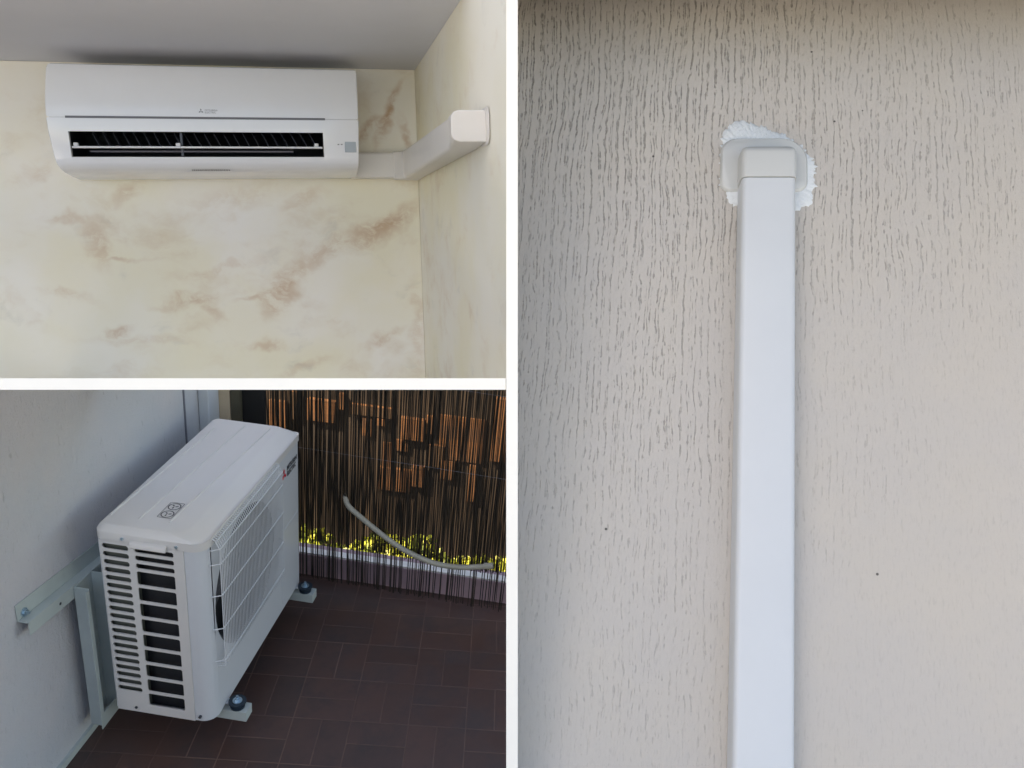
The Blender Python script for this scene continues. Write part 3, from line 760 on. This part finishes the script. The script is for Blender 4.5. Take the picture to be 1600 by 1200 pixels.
for (y0, y1, z0, z1) in ((.455,.80,-.83,-.74),(.17,.375,-.99,-.80),(-.33,.06,-1.14,-.74),(.27,.56,-1.50,-1.29),(.93,1.17,-.93,-.74),(-.52,-.38,-1.08,-.52),(.62,.70,-1.02,-.86),(.0,.13,-1.22,-1.02),(1.25,1.32,-.95,-.70),(-.95,-.6,-1.2,-.6),
    (.86,.90,-.80,-.66),(.50,.58,-.90,-.84),(.10,.16,-.92,-.76),(.30,.42,-1.12,-1.02),(.44,.52,-1.3,-1.06),(-.10,.02,-1.32,-1.15),(.16,.26,-1.42,-1.24),(-.30,-.22,-1.5,-1.16),(1.36,1.5,-1.2,-.8)):
    bm = bmesh.new(); dp = random.uniform(.02,.06); box(bm, 4.198-dp, 4.198, y0, y1, z0, z1); obj('brick_panel', bm, m_brick, nb)
bm = bmesh.new(); box(bm, 4.1, 9.1, -3.6, 4.6, 3.2, 3.35); obj('roof', bm, m_pale, nb)

# ------------------------------------------------------------------ PLACE 3: grooved outside wall with pipe duct
bm = bmesh.new(); box(bm, -.50, 1.5, -1.15, .345, -.06, 0); cut_in(bm, M3, CUTP + RIW*TH, -RIW); cut_in(bm, M3, Vector((0,0,-.149)), Vector((0,0,-1)))
tagit(obj('grooved_wall', bm, m_st3, M=M3), 'beige-grey vertically grooved render wall carrying the upright white duct', 'wall')
bm = bmesh.new(); box(bm, -.50, 1.5, .3165, .40, -.06, 1.0); cut_in(bm, M3, CUTP + RIW*TH, -RIW)  # unseen soffit, extended outward to cut sky light on the wall
tagit(obj('soffit', bm, m_soff, M=M3), 'underside of the eave just above the grooved wall', 'soffit', kind='structure')
bm = bmesh.new(); loft(bm, [[(x, .3160, .004), (x, .3160, .25), (x, .192, .25), (x, .192, .172)] for x in (-.50, 1.5)]); cut_in(bm, M3, CUTP + RIW*TH, -RIW)  # added board, sloped to stay out of view and darken the wall top
tagit(obj('shade_board', bm, m_soff, M=M3), 'dark sloping unseen board added to shade the top of the grooved wall', 'board')
pd = T('pipe_duct', M3, (0,-.8,0), 'tall white upright pipe duct with wall inlet cap on the grooved wall', 'duct')
def dsec(b, w0, w1, dep, r=.007, n_=4):
    pts = [(-w0, .0005)]
    for k in range(n_+1):
        a = R(180-90*k/n_); pts.append((-w1+r+r*math.cos(a), dep-r+r*math.sin(a)))
    for k in range(n_+1):
        a = R(90-90*k/n_); pts.append((w1-r+r*math.cos(a), dep-r+r*math.sin(a)))
    pts.append((w0, .0005)); return [(x, b, c_) for x, c_ in pts]
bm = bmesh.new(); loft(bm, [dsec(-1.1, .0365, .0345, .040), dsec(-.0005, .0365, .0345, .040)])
cut_in(bm, M3, Vector((0,0,-.149)), Vector((0,0,-1)))
o = obj('duct_cover', bm, m_duct3, pd, smooth=True); o.data.set_sharp_from_angle(angle=R(60))
bm = bmesh.new()
rings = [dsec(.0008, .0378, .0358, .0412, .008)]; rings.append(dsec(.036, .0378, .0358, .0412, .008))
for k in range(1, 6):
    a = R(90*k/6); rings.append(dsec(.036+.014*math.sin(a), .0378-.003*(1-math.cos(a)), .0358-.005*(1-math.cos(a)), .0412-.016*(1-math.cos(a)), .008))
loft(bm, rings)
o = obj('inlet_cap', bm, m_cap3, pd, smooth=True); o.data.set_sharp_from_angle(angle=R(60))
bm = bmesh.new(); pl = rrect(-.0605, .0555, -.003, .0765, (.014,.014,.036,.022), 7)
loft(bm, [[(x, y, .0005) for x, y in pl], [(x, y, .004) for x, y in pl], [(x*.955, .037+(y-.037)*.94, .0075) for x, y in pl]])
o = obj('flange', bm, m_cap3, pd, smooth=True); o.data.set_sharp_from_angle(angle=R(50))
# filler round the flange
base = [(-.0583,.0453),(-.0600,.0632),(-.0565,.0924),(-.0455,.1035),(-.0310,.1070),(-.0201,.1020),(-.0061,.0975),(.0088,.0905),(.0262,.0842),(.0417,.0725),(.051,.0590),(.0629,.0500),(.0665,.0242),(.0620,0),(.0645,-.0172),(.0518,-.0235),(.0407,-.0300),(.0345,-.0248),(.030,-.010),(-.030,-.010),(-.0368,-.0243),(-.0472,-.0188),(-.0507,-.0054),(-.0580,.01)]
random.seed(21); out = []
for i in range(len(base)):
    a, b = Vector(base[i]), Vector(base[(i+1) % len(base)]); n_ = max(1, int((b-a).length/.0022))
    for k in range(n_):
        p = a.lerp(b, k/n_); c0 = Vector((0,.035)); d = (p-c0).normalized(); inner = (17 <= i <= 19)
        out.append(p + d*(0 if inner else random.gauss(0, .0012) + (random.random() < .14)*.003 + .0012*math.sin(len(out)*.45)))
bm = bmesh.new(); ce = Vector((.0,.035))
ctr = bm.verts.new((ce.x, ce.y, .0026)); vo = [bm.verts.new((p.x, p.y, -.0002)) for p in out]
vi = [bm.verts.new((*(p+(ce-p).normalized()*random.uniform(.002,.005)), random.uniform(.0013,.0028))) for p in out]
vj = [bm.verts.new((*(p.lerp(ce, .25)), random.uniform(.0016,.0030))) for p in out]
nn = len(out)
for i in range(nn):
    j = (i+1) % nn; bm.faces.new((vo[i],vo[j],vi[j],vi[i])); bm.faces.new((vi[i],vi[j],vj[j],vj[i])); bm.faces.new((vj[i],vj[j],ctr))
m_fill = mat('white_filler', (.70,.74,.78), .8); n = N(m_fill); f, _ = n.noise(n.P, 260, 4, .7); n.bump(f, .8, .002)
o = obj('plaster_patch', bm, m_fill, M=M3, smooth=True)
tagit(o, 'rough white filler smeared around the duct inlet cap', 'plaster')
